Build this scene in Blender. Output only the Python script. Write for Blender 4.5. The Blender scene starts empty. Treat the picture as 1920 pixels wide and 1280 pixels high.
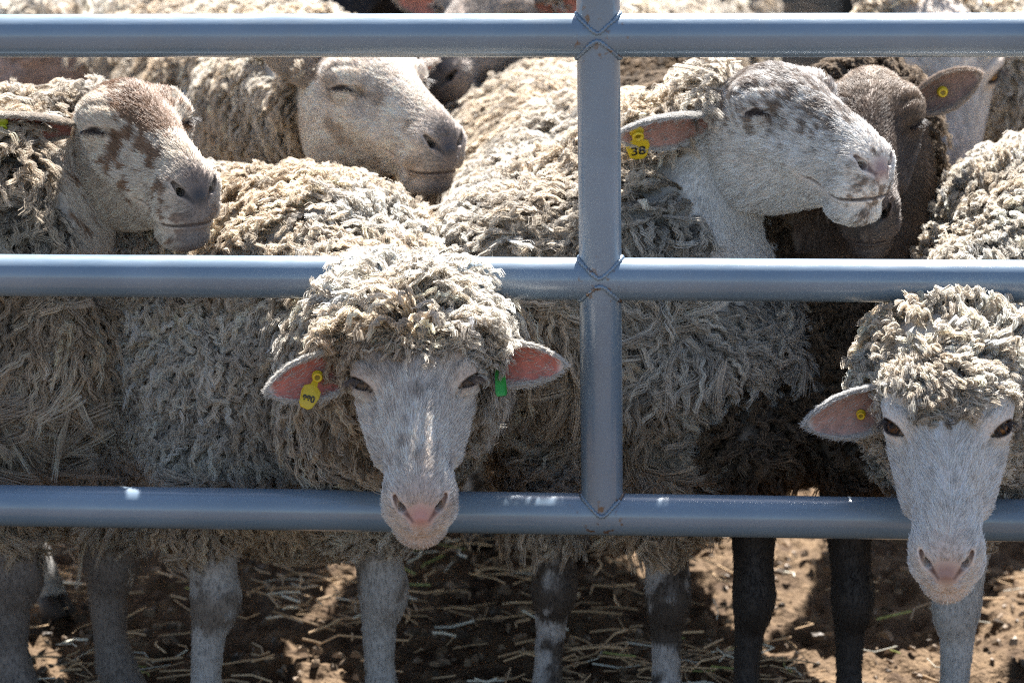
import bpy, math, random
import numpy as np
from mathutils import Vector
random.seed(7)
RNG = np.random.default_rng(11)
sc = bpy.context.scene
COL = sc.collection

# ------------------------------------------------------------------ camera
PITCH = math.radians(12.0); DIST = 2.6; ZT = 0.48; FPX = 4992.0
CAM = np.array([0.0, -DIST*math.cos(PITCH), ZT + DIST*math.sin(PITCH)])
CF = np.array([0.0, math.cos(PITCH), -math.sin(PITCH)])
CR = np.array([1.0, 0, 0]); CU = np.array([0.0, math.sin(PITCH), math.cos(PITCH)])
cam_d = bpy.data.cameras.new("camera"); cam = bpy.data.objects.new("camera", cam_d); COL.objects.link(cam)
cam.location = CAM; cam.rotation_euler = (math.pi/2 - PITCH, 0, 0)
cam_d.sensor_width = 36; cam_d.lens = FPX/1920*36; cam_d.clip_end = 2000; cam_d.clip_start = 0.05
cam_d.dof.use_dof = True; cam_d.dof.focus_distance = 2.56; cam_d.dof.aperture_fstop = 7.0
sc.camera = cam

# ------------------------------------------------------------------ sky, sun, exposure
SUN_EL, SUN_AZ = math.radians(55), math.radians(15)      # azimuth from +Y towards +X
world = bpy.data.worlds.new("World"); sc.world = world; world.use_nodes = True
nt = world.node_tree; bg = nt.nodes["Background"]
sky = nt.nodes.new("ShaderNodeTexSky"); sky.sky_type = 'NISHITA'; sky.sun_disc = False
sky.sun_elevation = SUN_EL; sky.sun_rotation = SUN_AZ
nt.links.new(sky.outputs[0], bg.inputs[0]); bg.inputs[1].default_value = 0.056
sl = bpy.data.lights.new("sun", 'SUN'); sl.energy = 5.0; sl.angle = math.radians(0.6); sl.color = (1.0, 0.975, 0.935)
sun = bpy.data.objects.new("sun", sl); COL.objects.link(sun)
sdir = Vector((math.sin(SUN_AZ)*math.cos(SUN_EL), math.cos(SUN_AZ)*math.cos(SUN_EL), math.sin(SUN_EL)))
sun.rotation_euler = sdir.to_track_quat('Z', 'Y').to_euler(); sun.location = sdir*20
sc.view_settings.view_transform = 'Standard'; sc.view_settings.look = 'None'
sc.view_settings.gamma = 1; sc.view_settings.exposure = 2.12
sc.render.engine = 'CYCLES'
try:
    sc.cycles.use_denoising = False; sc.cycles.filter_width = 1.15; sc.cycles.sample_clamp_indirect = 4; sc.cycles.max_bounces = 8; sc.cycles.transparent_max_bounces = 4
    sc.cycles.diffuse_bounces = 5
    sc.cycles_curves.shape = 'RIBBONS'
    sc.cycles_curves.subdivisions = 2
except Exception: pass

# ------------------------------------------------------------------ helpers
def ray(px, py):
    d = CF + CR*((px-960)/FPX) - CU*((py-640)/FPX)
    return d/np.linalg.norm(d)
def at(px, py, Y):
    d = ray(px, py); return CAM + d*((Y-CAM[1])/d[1])
GSL = -0.073
def atg(px, py, off=0.0):                      # on the plane of the gate, y = GSL*x + off
    d = ray(px, py); t = (GSL*CAM[0]+off-CAM[1])/(d[1]-GSL*d[0]); return CAM + d*t
def nrm(v): return v/(np.linalg.norm(v, axis=-1, keepdims=True)+1e-12)
def project(P):
    d = P-CAM; z = d@CF; return 960+FPX*(d@CR)/z, 640-FPX*(d@CU)/z
def vn(P, scale, seed=0):                      # value noise in -1..1
    q = np.asarray(P, dtype=np.float64)/scale + seed*17.37; i = np.floor(q).astype(np.int64); f = q-i; f = f*f*(3-2*f)
    out = np.zeros(q.shape[:-1])
    for dx in (0, 1):
        for dy in (0, 1):
            for dz in (0, 1):
                h = ((i[..., 0]+dx)*73856093) ^ ((i[..., 1]+dy)*19349663) ^ ((i[..., 2]+dz)*83492791) ^ (seed*9176+77)
                h = (h ^ (h >> 13))*1274126177 & 0x7fffffff; h = (h ^ (h >> 15)) & 0xffffff
                w = (f[..., 0] if dx else 1-f[..., 0])*(f[..., 1] if dy else 1-f[..., 1])*(f[..., 2] if dz else 1-f[..., 2])
                out += w*(h/0xffffff*2-1)
    return out
def vn3(P, scale, seed=0): return np.stack([vn(P, scale, seed+k*5+1) for k in range(3)], -1)
def tag(o, label=None, cat=None, group=None, kind=None):
    if label: o['label'] = label
    if cat: o['category'] = cat
    if group: o['group'] = group
    if kind: o['kind'] = kind
    return o
def mesh_obj(name, V, F, mat, parent=None, origin=(0, 0, 0), col=None, smooth=True, mats=None, midx=None):
    V = np.asarray(V, dtype=np.float32) - np.asarray(origin, dtype=np.float32)
    me = bpy.data.meshes.new(name)
    if isinstance(F, np.ndarray) and F.shape[1] in (3, 4):
        k = F.shape[1]; me.vertices.add(len(V)); me.vertices.foreach_set('co', V.ravel())
        me.loops.add(F.size); me.loops.foreach_set('vertex_index', F.astype(np.int32).ravel())
        me.polygons.add(len(F)); me.polygons.foreach_set('loop_start', np.arange(0, F.size, k, dtype=np.int32))
        try: me.polygons.foreach_set('loop_total', np.full(len(F), k, dtype=np.int32))
        except Exception: pass
        me.update(calc_edges=True); me.validate()
    else:
        me.from_pydata(V.tolist(), [], [list(map(int, f)) for f in F]); me.update()
    if col is not None:
        a = me.color_attributes.new('Col', 'FLOAT_COLOR', 'POINT')
        c = np.ones((len(V), 4), dtype=np.float32); c[:, :3] = col; a.data.foreach_set('color', c.ravel())
    for m in (mats or [mat]): me.materials.append(m)
    if midx is not None: me.polygons.foreach_set('material_index', np.asarray(midx, dtype=np.int32))
    me.polygons.foreach_set('use_smooth', np.full(len(me.polygons), smooth))
    o = bpy.data.objects.new(name, me); COL.objects.link(o)
    if parent is not None: o.parent = parent
    else: o.location = origin
    return o
def curves_obj(name, P, R, C, mat, parent, origin):
    N, K, _ = P.shape
    hc = bpy.data.hair_curves.new(name); hc.add_curves([K]*N)
    hc.attributes['position'].data.foreach_set('vector', (P-np.asarray(origin)).astype(np.float32).ravel())
    r = hc.attributes.get('radius') or hc.attributes.new('radius', 'FLOAT', 'POINT')
    r.data.foreach_set('value', R.astype(np.float32).ravel())
    a = hc.attributes.new('hcol', 'FLOAT_COLOR', 'CURVE'); c = np.ones((N, 4), dtype=np.float32); c[:, :3] = C
    a.data.foreach_set('color', c.ravel())
    hc.materials.append(mat)
    o = bpy.data.objects.new(name, hc); COL.objects.link(o); o.parent = parent
    return o
def empty(name, loc):
    o = bpy.data.objects.new(name, None); COL.objects.link(o); o.location = loc; o.empty_display_size = .1; return o
class MB:
    def __init__(s): s.V = []; s.F = []; s.C = []; s.n = 0; s.M = []
    def add(s, V, F, col=(1, 1, 1), m=0):
        V = np.asarray(V, dtype=np.float64); s.V.append(V); s.F += [[int(i)+s.n for i in f] for f in F]
        c = np.asarray(col, dtype=np.float64)
        s.C.append(np.broadcast_to(c, (len(V), 3)) if c.ndim == 1 else c); s.M += [m]*len(F); s.n += len(V)
    def obj(s, name, mat, parent=None, origin=(0, 0, 0), smooth=True, mats=None):
        return mesh_obj(name, np.concatenate(s.V), s.F, mat, parent, origin, np.concatenate(s.C), smooth, mats, s.M)
def tube(path, rad, sides=16, cap=True, squash=1.0, up=(0, 0, 1)):
    path = np.asarray(path, dtype=float); n = len(path); rad = np.broadcast_to(rad, (n,))
    T = nrm(np.gradient(path, axis=0)); up = np.asarray(up, dtype=float)
    if abs(T[0] @ up) > .95: up = np.array([0.0, 1, 0]) if abs(T[0][1]) < .9 else np.array([1.0, 0, 0])
    A = np.zeros_like(T); a = up
    for i in range(n):
        a = a - T[i]*(a@T[i]); a = a/np.linalg.norm(a); A[i] = a
    B = np.cross(T, A); th = np.linspace(0, 2*np.pi, sides, endpoint=False)
    V = (path[:, None]+rad[:, None, None]*(np.cos(th)[None, :, None]*A[:, None]+squash*np.sin(th)[None, :, None]*B[:, None])).reshape(-1, 3)
    F = [[i*sides+j, i*sides+(j+1) % sides, (i+1)*sides+(j+1) % sides, (i+1)*sides+j] for i in range(n-1) for j in range(sides)]
    if cap: F += [list(range(sides))[::-1], list(range((n-1)*sides, n*sides))]
    return V, F
def surface_nets(fn, lo, hi, h):
    lo = np.array(lo, dtype=float); n = np.ceil((np.array(hi)-lo)/h).astype(int)+1
    ax = [lo[k]+h*np.arange(n[k]) for k in range(3)]
    G = np.stack(np.meshgrid(*ax, indexing='ij'), -1).astype(np.float32)
    f = fn(G.reshape(-1, 3)).reshape(n)
    c = tuple(m-1 for m in n); acc = np.zeros(c+(3,)); cnt = np.zeros(c)
    sl = lambda d, k: slice(d, d+c[k])
    for a in range(3):
        o = [k for k in range(3) if k != a]
        for d1 in (0, 1):
            for d2 in (0, 1):
                off0 = [0, 0, 0]; off0[o[0]] = d1; off0[o[1]] = d2; off1 = list(off0); off1[a] = 1
                f0 = f[sl(off0[0], 0), sl(off0[1], 1), sl(off0[2], 2)]; f1 = f[sl(off1[0], 0), sl(off1[1], 1), sl(off1[2], 2)]
                m = (f0 < 0) != (f1 < 0); t = np.where(m, f0/np.where(m, f0-f1, 1), 0)
                for k in range(3):
                    acc[..., k] += m*(t if k == a else off0[k])
                cnt += m
    act = cnt > 0; idx = -np.ones(c, dtype=np.int64); idx[act] = np.arange(act.sum())
    V = lo + h*(np.argwhere(act)+acc[act]/cnt[act][:, None])
    Q = []
    for a in range(3):
        b, e = [(1, 2), (2, 0), (0, 1)][a]
        s0 = [slice(1, c[k]) for k in range(3)]; s0[a] = slice(0, c[a]); s1 = list(s0); s1[a] = slice(1, c[a]+1)
        f0 = f[tuple(s0)] < 0; f1 = f[tuple(s1)] < 0; base = [1, 1, 1]; base[a] = 0
        for sgn in (0, 1):
            m = (f0 & ~f1) if sgn == 0 else (~f0 & f1); I = np.argwhere(m)+np.array(base)
            def cell(db, de):
                J = I.copy(); J[:, b] -= db; J[:, e] -= de; return idx[J[:, 0], J[:, 1], J[:, 2]]
            q = np.stack([cell(1, 1), cell(0, 1), cell(0, 0), cell(1, 0)], -1)
            Q.append(q if sgn == 0 else q[:, ::-1])
    F = np.concatenate(Q); F = F[(F >= 0).all(1)]
    return V, F
def smin(a, b, k): h = np.clip(.5+.5*(b-a)/k, 0, 1); return b*(1-h)+a*h-k*h*(1-h)
def smax(a, b, k): return -smin(-a, -b, k)
def capsule(P, a, b, ra, rb):
    a = np.asarray(a, dtype=np.float32); b = np.asarray(b, dtype=np.float32); ab = b-a
    t = np.clip(((P-a)@ab)/(ab@ab+1e-9), 0, 1); return np.linalg.norm(P-a-t[:, None]*ab, axis=1)-(ra+(rb-ra)*t)
def ellip(P, c, r):
    q = (P-np.asarray(c, dtype=np.float32))/np.asarray(r, dtype=np.float32); return (np.linalg.norm(q, axis=1)-1)*min(r)
def face_data(V, F):
    F = np.asarray(F); A, B, C_, D = (V[F[:, i]] for i in range(4)); n = np.cross(C_-A, D-B); ar = np.linalg.norm(n, axis=1)/2
    return (A+B+C_+D)/4, nrm(n), ar
def vert_normals(V, F):
    F = np.asarray(F); _, n, ar = face_data(V, F); N = np.zeros_like(V)
    for i in range(4): np.add.at(N, F[:, i], n*ar[:, None])
    return nrm(N)
def sample(V, F, N, n, w=None):
    ce, fn_, ar = face_data(V, F); ar = ar if w is None else ar*w
    if ar.sum() <= 0 or n < 1: return np.zeros((0, 3)), np.zeros((0, 3)), np.zeros(0, int)
    k = RNG.choice(len(F), size=int(n), p=ar/ar.sum()); u = RNG.random((int(n), 1)); v = RNG.random((int(n), 1)); Q = np.asarray(F)[k]
    bl = lambda X: (X[Q[:, 0]]*(1-u)+X[Q[:, 1]]*u)*(1-v)+(X[Q[:, 3]]*(1-u)+X[Q[:, 2]]*u)*v
    return bl(V), nrm(bl(N)), k

# ------------------------------------------------------------------ materials
def mat(name, base=(.5, .5, .5), rough=.6, metal=0.0, spec=.5, attr=None):
    m = bpy.data.materials.new(name); m.use_nodes = True; b = m.node_tree.nodes['Principled BSDF']
    b.inputs['Base Color'].default_value = (*base, 1); b.inputs['Roughness'].default_value = rough
    b.inputs['Metallic'].default_value = metal; b.inputs['Specular IOR Level'].default_value = spec
    return m, m.node_tree, b
def hair_mat(name, attr='hcol', rough=.55, spec=.25, trans=.3, tip=1.0):
    m, t, b = mat(name, rough=rough, spec=spec); N, L = t.nodes, t.links
    a = N.new('ShaderNodeAttribute'); a.attribute_name = attr
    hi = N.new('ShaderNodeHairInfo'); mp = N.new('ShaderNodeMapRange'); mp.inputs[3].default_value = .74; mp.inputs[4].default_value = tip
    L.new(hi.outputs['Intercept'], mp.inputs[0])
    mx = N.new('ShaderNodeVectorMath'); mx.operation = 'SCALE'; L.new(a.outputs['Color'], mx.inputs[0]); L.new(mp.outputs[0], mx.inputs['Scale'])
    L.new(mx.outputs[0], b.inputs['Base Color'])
    tr = N.new('ShaderNodeBsdfTranslucent'); L.new(mx.outputs[0], tr.inputs[0]); ms = N.new('ShaderNodeMixShader'); ms.inputs[0].default_value = trans
    L.new(b.outputs[0], ms.inputs[1]); L.new(tr.outputs[0], ms.inputs[2]); L.new(ms.outputs[0], N['Material Output'].inputs[0])
    return m
def attr_mat(name, rough=.7, spec=.3, bump=.0, bscale=600):
    m, t, b = mat(name, rough=rough, spec=spec); N, L = t.nodes, t.links
    a = N.new('ShaderNodeAttribute'); a.attribute_name = 'Col'; L.new(a.outputs['Color'], b.inputs['Base Color'])
    if bump:
        no = N.new('ShaderNodeTexNoise'); no.inputs['Scale'].default_value = bscale; no.inputs['Detail'].default_value = 4
        tc = N.new('ShaderNodeTexCoord'); L.new(tc.outputs['Object'], no.inputs[0])
        bu = N.new('ShaderNodeBump'); bu.inputs['Strength'].default_value = bump; bu.inputs['Distance'].default_value = .002
        L.new(no.outputs[0], bu.inputs['Height']); L.new(bu.outputs[0], b.inputs['Normal'])
    return m
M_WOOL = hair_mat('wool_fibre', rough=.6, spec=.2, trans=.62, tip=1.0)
M_HAIR = hair_mat('short_face_hair', rough=.45, spec=.35, trans=.12)
M_SKIN = attr_mat('sheep_skin', .55, .35, .35, 700)
M_EYE = attr_mat('eye_surface', .06, .6)
M_TAG = attr_mat('tag_plastic', .35, .5, .15, 900)

def gate_mat():
    m, t, b = mat('blue_grey_enamel', rough=.27, metal=.0, spec=.8); N, L = t.nodes, t.links
    tc = N.new('ShaderNodeTexCoord'); a = N.new('ShaderNodeAttribute'); a.attribute_name = 'Col'
    n1 = N.new('ShaderNodeTexNoise'); n1.inputs['Scale'].default_value = 9; n1.inputs['Detail'].default_value = 6
    n2 = N.new('ShaderNodeTexNoise'); n2.inputs['Scale'].default_value = 120; n2.inputs['Detail'].default_value = 4
    st = N.new('ShaderNodeMapping'); st.inputs['Scale'].default_value = (1, 1, 1)
    L.new(tc.outputs['Object'], st.inputs[0]); L.new(st.outputs[0], n1.inputs[0]); L.new(st.outputs[0], n2.inputs[0])
    cr = N.new('ShaderNodeValToRGB'); cr.color_ramp.elements[0].color = (.132, .190, .252, 1); cr.color_ramp.elements[1].color = (.188, .250, .318, 1)
    cr.color_ramp.elements[0].position = .35; cr.color_ramp.elements[1].position = .7; L.new(n1.outputs[0], cr.inputs[0])
    mx = N.new('ShaderNodeMix'); mx.data_type = 'RGBA'; mx.inputs[7].default_value = (.13, .075, .045, 1)
    # attribute red channel = rust amount near welds, broken by the fine noise
    sp = N.new('ShaderNodeSeparateColor'); L.new(a.outputs['Color'], sp.inputs[0])
    ad = N.new('ShaderNodeMath'); ad.operation = 'ADD'; L.new(sp.outputs[0], ad.inputs[0]); L.new(n2.outputs[0], ad.inputs[1])
    mr = N.new('ShaderNodeMapRange'); mr.inputs[1].default_value = .80; mr.inputs[2].default_value = .90; L.new(ad.outputs[0], mr.inputs[0])
    n4 = N.new('ShaderNodeTexNoise'); n4.inputs['Scale'].default_value = 5.5; n4.inputs['Detail'].default_value = 9; n4.inputs['Roughness'].default_value = .75; L.new(tc.outputs['Object'], n4.inputs[0])
    dr = N.new('ShaderNodeMapRange'); dr.inputs[1].default_value = .5; dr.inputs[2].default_value = .72; dr.inputs[4].default_value = .26; L.new(n4.outputs[0], dr.inputs[0])
    dm = N.new('ShaderNodeMix'); dm.data_type = 'RGBA'; dm.inputs[7].default_value = (.25, .225, .19, 1); L.new(dr.outputs[0], dm.inputs[0]); L.new(cr.outputs[0], dm.inputs[6])
    L.new(mr.outputs[0], mx.inputs[0]); L.new(dm.outputs[2], mx.inputs[6]); L.new(mx.outputs[2], b.inputs['Base Color'])
    # dusty speckles and scuffs
    n3 = N.new('ShaderNodeTexNoise'); n3.inputs['Scale'].default_value = 45; n3.inputs['Detail'].default_value = 8; n3.inputs['Roughness'].default_value = .7
    sm = N.new('ShaderNodeMapping'); sm.inputs['Scale'].default_value = (.35, 1, 1.6); L.new(tc.outputs['Object'], sm.inputs[0]); L.new(sm.outputs[0], n3.inputs[0])
    rr = N.new('ShaderNodeMapRange'); rr.inputs[1].default_value = .3; rr.inputs[2].default_value = .75; rr.inputs[3].default_value = .2; rr.inputs[4].default_value = .42
    L.new(n3.outputs[0], rr.inputs[0]); L.new(rr.outputs[0], b.inputs['Roughness'])
    bu = N.new('ShaderNodeBump'); bu.inputs['Strength'].default_value = .18; bu.inputs['Distance'].default_value = .0012
    L.new(n3.outputs[0], bu.inputs['Height']); L.new(bu.outputs[0], b.inputs['Normal'])
    b.inputs['Coat Weight'].default_value = .35; b.inputs['Coat Roughness'].default_value = .12
    return m
M_GATE = gate_mat()

# ------------------------------------------------------------------ ground
def ground():
    def axis(lo, hi, a, b, h):
        core = np.arange(a, b, h); out = []; x, s = b, h
        while x < hi: out.append(x); s *= 1.22; x += s
        out.append(hi); neg = []; x, s = a-h, h
        while x > lo: neg.append(x); s *= 1.22; x -= s
        neg.append(lo); return np.array(neg[::-1]+list(core)+out)
    X = axis(-400, 400, -.95, .95, .006); Y = axis(-400, 600, -.1, 2.3, .007)
    GX, GY = np.meshgrid(X, Y, indexing='ij'); P = np.stack([GX, GY, GX*0], -1)
    near = np.exp(-np.maximum(0, np.maximum(np.abs(GX)-3, np.abs(GY-2)-5))**2)
    z = .016*vn(P, .11, 3)+.016*np.abs(vn(P, .045, 4))+.012*np.abs(vn(P, .020, 5))+.006*vn(P, .011, 6)-.008
    z = z*near+.05*vn(P, 3.0, 8)*np.clip((np.hypot(GX, GY)-3)/6, 0, 1)
    P[..., 2] = z-.012; nx, ny = len(X), len(Y)
    i = np.arange(nx*ny).reshape(nx, ny); F = np.stack([i[:-1, :-1], i[1:, :-1], i[1:, 1:], i[:-1, 1:]], -1).reshape(-1, 4)
    m, t, b = mat('dry_trampled_earth', rough=.95, spec=.15); N, L = t.nodes, t.links
    tc = N.new('ShaderNodeTexCoord'); n1 = N.new('ShaderNodeTexNoise'); n1.inputs['Scale'].default_value = 14; n1.inputs['Detail'].default_value = 9; n1.inputs['Roughness'].default_value = .65
    L.new(tc.outputs['Object'], n1.inputs[0]); cr = N.new('ShaderNodeValToRGB')
    e = cr.color_ramp.elements; e[0].position = .33; e[0].color = (.060, .038, .024, 1); e[1].position = .66; e[1].color = (.185, .125, .074, 1)
    L.new(n1.outputs[0], cr.inputs[0])
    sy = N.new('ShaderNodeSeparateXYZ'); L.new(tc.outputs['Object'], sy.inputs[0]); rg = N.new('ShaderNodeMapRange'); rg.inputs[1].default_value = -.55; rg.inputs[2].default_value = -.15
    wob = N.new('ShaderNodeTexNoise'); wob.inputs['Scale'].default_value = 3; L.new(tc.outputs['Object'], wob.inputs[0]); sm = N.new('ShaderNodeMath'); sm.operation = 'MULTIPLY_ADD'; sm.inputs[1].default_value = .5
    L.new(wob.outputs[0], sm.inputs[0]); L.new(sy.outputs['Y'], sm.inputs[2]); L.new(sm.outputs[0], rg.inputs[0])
    gm = N.new('ShaderNodeMix'); gm.data_type = 'RGBA'; gm.inputs[6].default_value = (.105, .076, .054, 1); L.new(rg.outputs[0], gm.inputs[0]); L.new(cr.outputs[0], gm.inputs[7]); L.new(gm.outputs[2], b.inputs['Base Color'])  # unseen strip before the gate: brown added to steer the bounce light
    n2 = N.new('ShaderNodeTexNoise'); n2.inputs['Scale'].default_value = 160; n2.inputs['Detail'].default_value = 6; L.new(tc.outputs['Object'], n2.inputs[0])
    bu = N.new('ShaderNodeBump'); bu.inputs['Strength'].default_value = .9; bu.inputs['Distance'].default_value = .009; L.new(n2.outputs[0], bu.inputs['Height']); L.new(bu.outputs[0], b.inputs['Normal'])
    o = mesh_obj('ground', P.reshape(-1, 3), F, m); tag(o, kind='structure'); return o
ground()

def straw():
    mb = MB(); r = RNG; cl = np.stack([r.uniform(-1.0, 1.0, 46), r.uniform(0, 2.3, 46)], 1)
    for k in range(3000):
        x, y = r.uniform(-1.1, 1.1), r.uniform(-.15, 2.6)
        if r.random() < .55: c_ = cl[int(r.integers(0, len(cl)))]; x, y = c_[0]+r.normal(0, .07), c_[1]+r.normal(0, .06)
        a = r.uniform(0, 2*np.pi); l = r.uniform(.02, .09)*(.7 if r.random() < .6 else 1)
        rad = r.uniform(.0005, .0017); bend = r.normal(0, .6); d1 = np.array([math.cos(a), math.sin(a), r.normal(0, .10)])
        d2 = np.array([math.cos(a+bend), math.sin(a+bend), r.normal(0, .14)]); p0 = np.array([x, y, .012+abs(r.normal(0, .004))])
        pm = p0+d1*l*.55; p2 = pm+d2*l*.45
        for q in (p0, pm, p2): q[2] = max(q[2], .004)
        V, F = tube([p0, (p0+pm)/2, pm, p2], rad, 6, True, .6); c = np.array([.72, .50, .30])*r.uniform(.45, 1.2)
        if r.random() < .05: c = np.array([.33, .36, .12])
        if r.random() < .15: c = np.array([.78, .74, .62])
        mb.add(V, F, c)
    for k in range(5200):                       # small clods and wood chips
        x, y = r.uniform(-1.0, 1.0), r.uniform(-.1, 2.4); q = r.uniform(.0012, .0062); m = int(r.integers(5, 9)); th = np.sort(r.uniform(0, 2*np.pi, m))
        el = r.uniform(1, 2.4); rot = r.uniform(0, 3.1); R_ = np.array([[math.cos(rot), -math.sin(rot), 0], [math.sin(rot), math.cos(rot), 0], [0, 0, 1]])
        ring = np.stack([np.cos(th)*el*q, np.sin(th)*q, 0*th], 1)*(1+r.normal(0, .2, (m, 1)))
        V = np.concatenate([ring, ring*r.uniform(.55, .95, (m, 1))+[0, 0, q]+r.normal(0, q*.25, (m, 3)), [[0, 0, q*1.5]]])@R_.T+[x, y, .003]
        F = [[j, (j+1) % m, m+(j+1) % m, m+j] for j in range(m)]+[[m+j, m+(j+1) % m, 2*m] for j in range(m)]
        mb.add(V, F, np.array([.19, .13, .08])*r.uniform(.3, 1.5))
    o = mb.obj('straw', attr_mat('straw_and_chips', .6, .4, .3, 500), smooth=False)
    tag(o, 'loose straw, chips and crumbs of earth strewn on the ground', 'straw', kind='stuff')
straw()

# ------------------------------------------------------------------ gate
RAD = 0.0208
def gate():
    g = empty('metal_gate', (0, 0, 0)); tag(g, 'blue grey tubular metal livestock gate with welded rails and one upright', 'gate')
    def line(a, b, t): return a+(b-a)*t
    rails = [(atg(0, 67.5), atg(1920, 66)), (atg(0, 516), atg(1920, 528)), (atg(0, 947), atg(1920, 975))]
    top = [p+np.array([0, 0, .30]) for p in rails[0]]
    pu, pl = atg(1122, 66), atg(1129, 960)
    joints = []
    for k, (a, b) in enumerate([top]+rails):
        u = nrm(b-a); p0 = a-u*.42; p1 = b+u*.55
        t = np.linspace(0, 1, 90); path = p0+(p1-p0)*t[:, None]
        V, F = tube(path, RAD, 64, True)
        # where the upright meets it
        jt = np.array([line(pl, pu, s) for s in np.linspace(-.2, 2.2, 2000)]); w = p1-p0
        dd = np.linalg.norm(np.cross(jt-p0, nrm(w)), axis=1); J = jt[dd.argmin()]; joints.append(J)
        V2 = V; rust = np.clip(1-(np.linalg.norm(V2-J, axis=1)-.02)/.03, 0, 1)*.27
        mesh_obj('rail', V2, F, M_GATE, g, (0, 0, 0), np.stack([rust]*3, 1))
    for s in (-1, 1):                           # end uprights beyond the frame
        a = [top]+rails; c0 = (a[0][0] if s < 0 else a[0][1])+nrm(rails[0][1]-rails[0][0])*s*(.42 if s < 0 else .55); c1 = (rails[2][0] if s < 0 else rails[2][1])+nrm(rails[2][1]-rails[2][0])*s*(.42 if s < 0 else .55)
        V, F = tube([c0+[0, 0, .02], (c0+c1)/2, [c1[0], c1[1], .0]], RAD*1.1, 32, True); mesh_obj('end_post', V, F, M_GATE, g, (0, 0, 0), np.zeros((len(V), 3)))
    for k in range(3):                          # upright pieces between the rails
        a, b = joints[k], joints[k+1]; path = a+(b-a)*np.linspace(0, 1, 40)[:, None]
        V, F = tube(path, RAD-.0002, 64, False)
        d = np.minimum(np.abs((V-a)@nrm(b-a)), np.abs((V-b)@nrm(b-a))); rust = np.clip(1-(d-.015)/.03, 0, 1)*.22
        mesh_obj('upright', V, F, M_GATE, g, (0, 0, 0), np.stack([rust]*3, 1))
    m, t, b = mat('weld_paint', (.16, .21, .27), .4, 0, .6)
    for k in range(4):
        for s in (1, -1):
            if k == 0 and s == 1 or k == 3 and s == -1: continue
            J = joints[k]; ux = nrm(rails[1][1]-rails[1][0]); uz = nrm(pu-pl); uy = np.cross(uz, ux)
            ph = np.linspace(0, 2*np.pi, 121); x = RAD*np.cos(ph); y = RAD*np.sin(ph); z = s*np.sqrt(np.maximum(RAD**2-y**2, 0))
            z = s*np.sqrt(x**2+.0035**2)       # saddle curve, softened at the crossing
            pts = J+x[:, None]*ux+(y*1.02)[:, None]*uy+z[:, None]*uz
            bead = .0019+.0007*np.sin(ph*46)+.0005*vn(pts, .006, 9)
            V, F = tube(pts+vn3(pts, .008, 12)*.0006, bead, 8, False)
            c = np.clip(.1+.5*vn(V, .012, 31), 0, .35)
            mesh_obj('weld_bead', V, F, M_GATE, g, (0, 0, 0), np.stack([c]*3, 1))
    return g
gate()

# ------------------------------------------------------------------ sheep: head shape
def prof(ys, vs, tip=False):
    yy = np.linspace(ys[0]-.02, ys[-1]+.02, 900); v = np.interp(yy, ys, vs); k = np.exp(-.5*(np.arange(-30, 31)/9.0)**2); k /= k.sum()
    v = np.convolve(np.pad(v, 30, mode='edge'), k, 'valid'); return lambda y: np.interp(y, yy, v)
HY = [-.080, -.06, -.03, 0, .03, .06, .09, .12, .15, .170, .183, .191, .196]
TOP = prof(HY, [.015, .036, .055, .064, .064, .059, .050, .041, .033, .025, .018, .010, -.004])
BOT = prof(HY, [-.03, -.055, -.076, -.084, -.080, -.071, -.061, -.054, -.051, -.049, -.044, -.037, -.028])
WID = prof(HY, [.030, .044, .053, .055, .053, .046, .0385, .0325, .0315, .0315, .028, .021, .010])
EYE_C = np.array([.0455, .038, .029]); EYE_N = np.array([.66, .55, .52]); EYE_N = EYE_N/np.linalg.norm(EYE_N)
EYE_U = np.cross(np.cross(EYE_N, [0, 0, 1]), EYE_N); EYE_U /= np.linalg.norm(EYE_U); EYE_T = np.cross(EYE_U, EYE_N)   # roughly fore-aft
_t = EYE_T*math.cos(.26)+EYE_U*math.sin(.26); EYE_U = EYE_U*math.cos(.26)-EYE_T*math.sin(.26); EYE_T = _t
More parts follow.
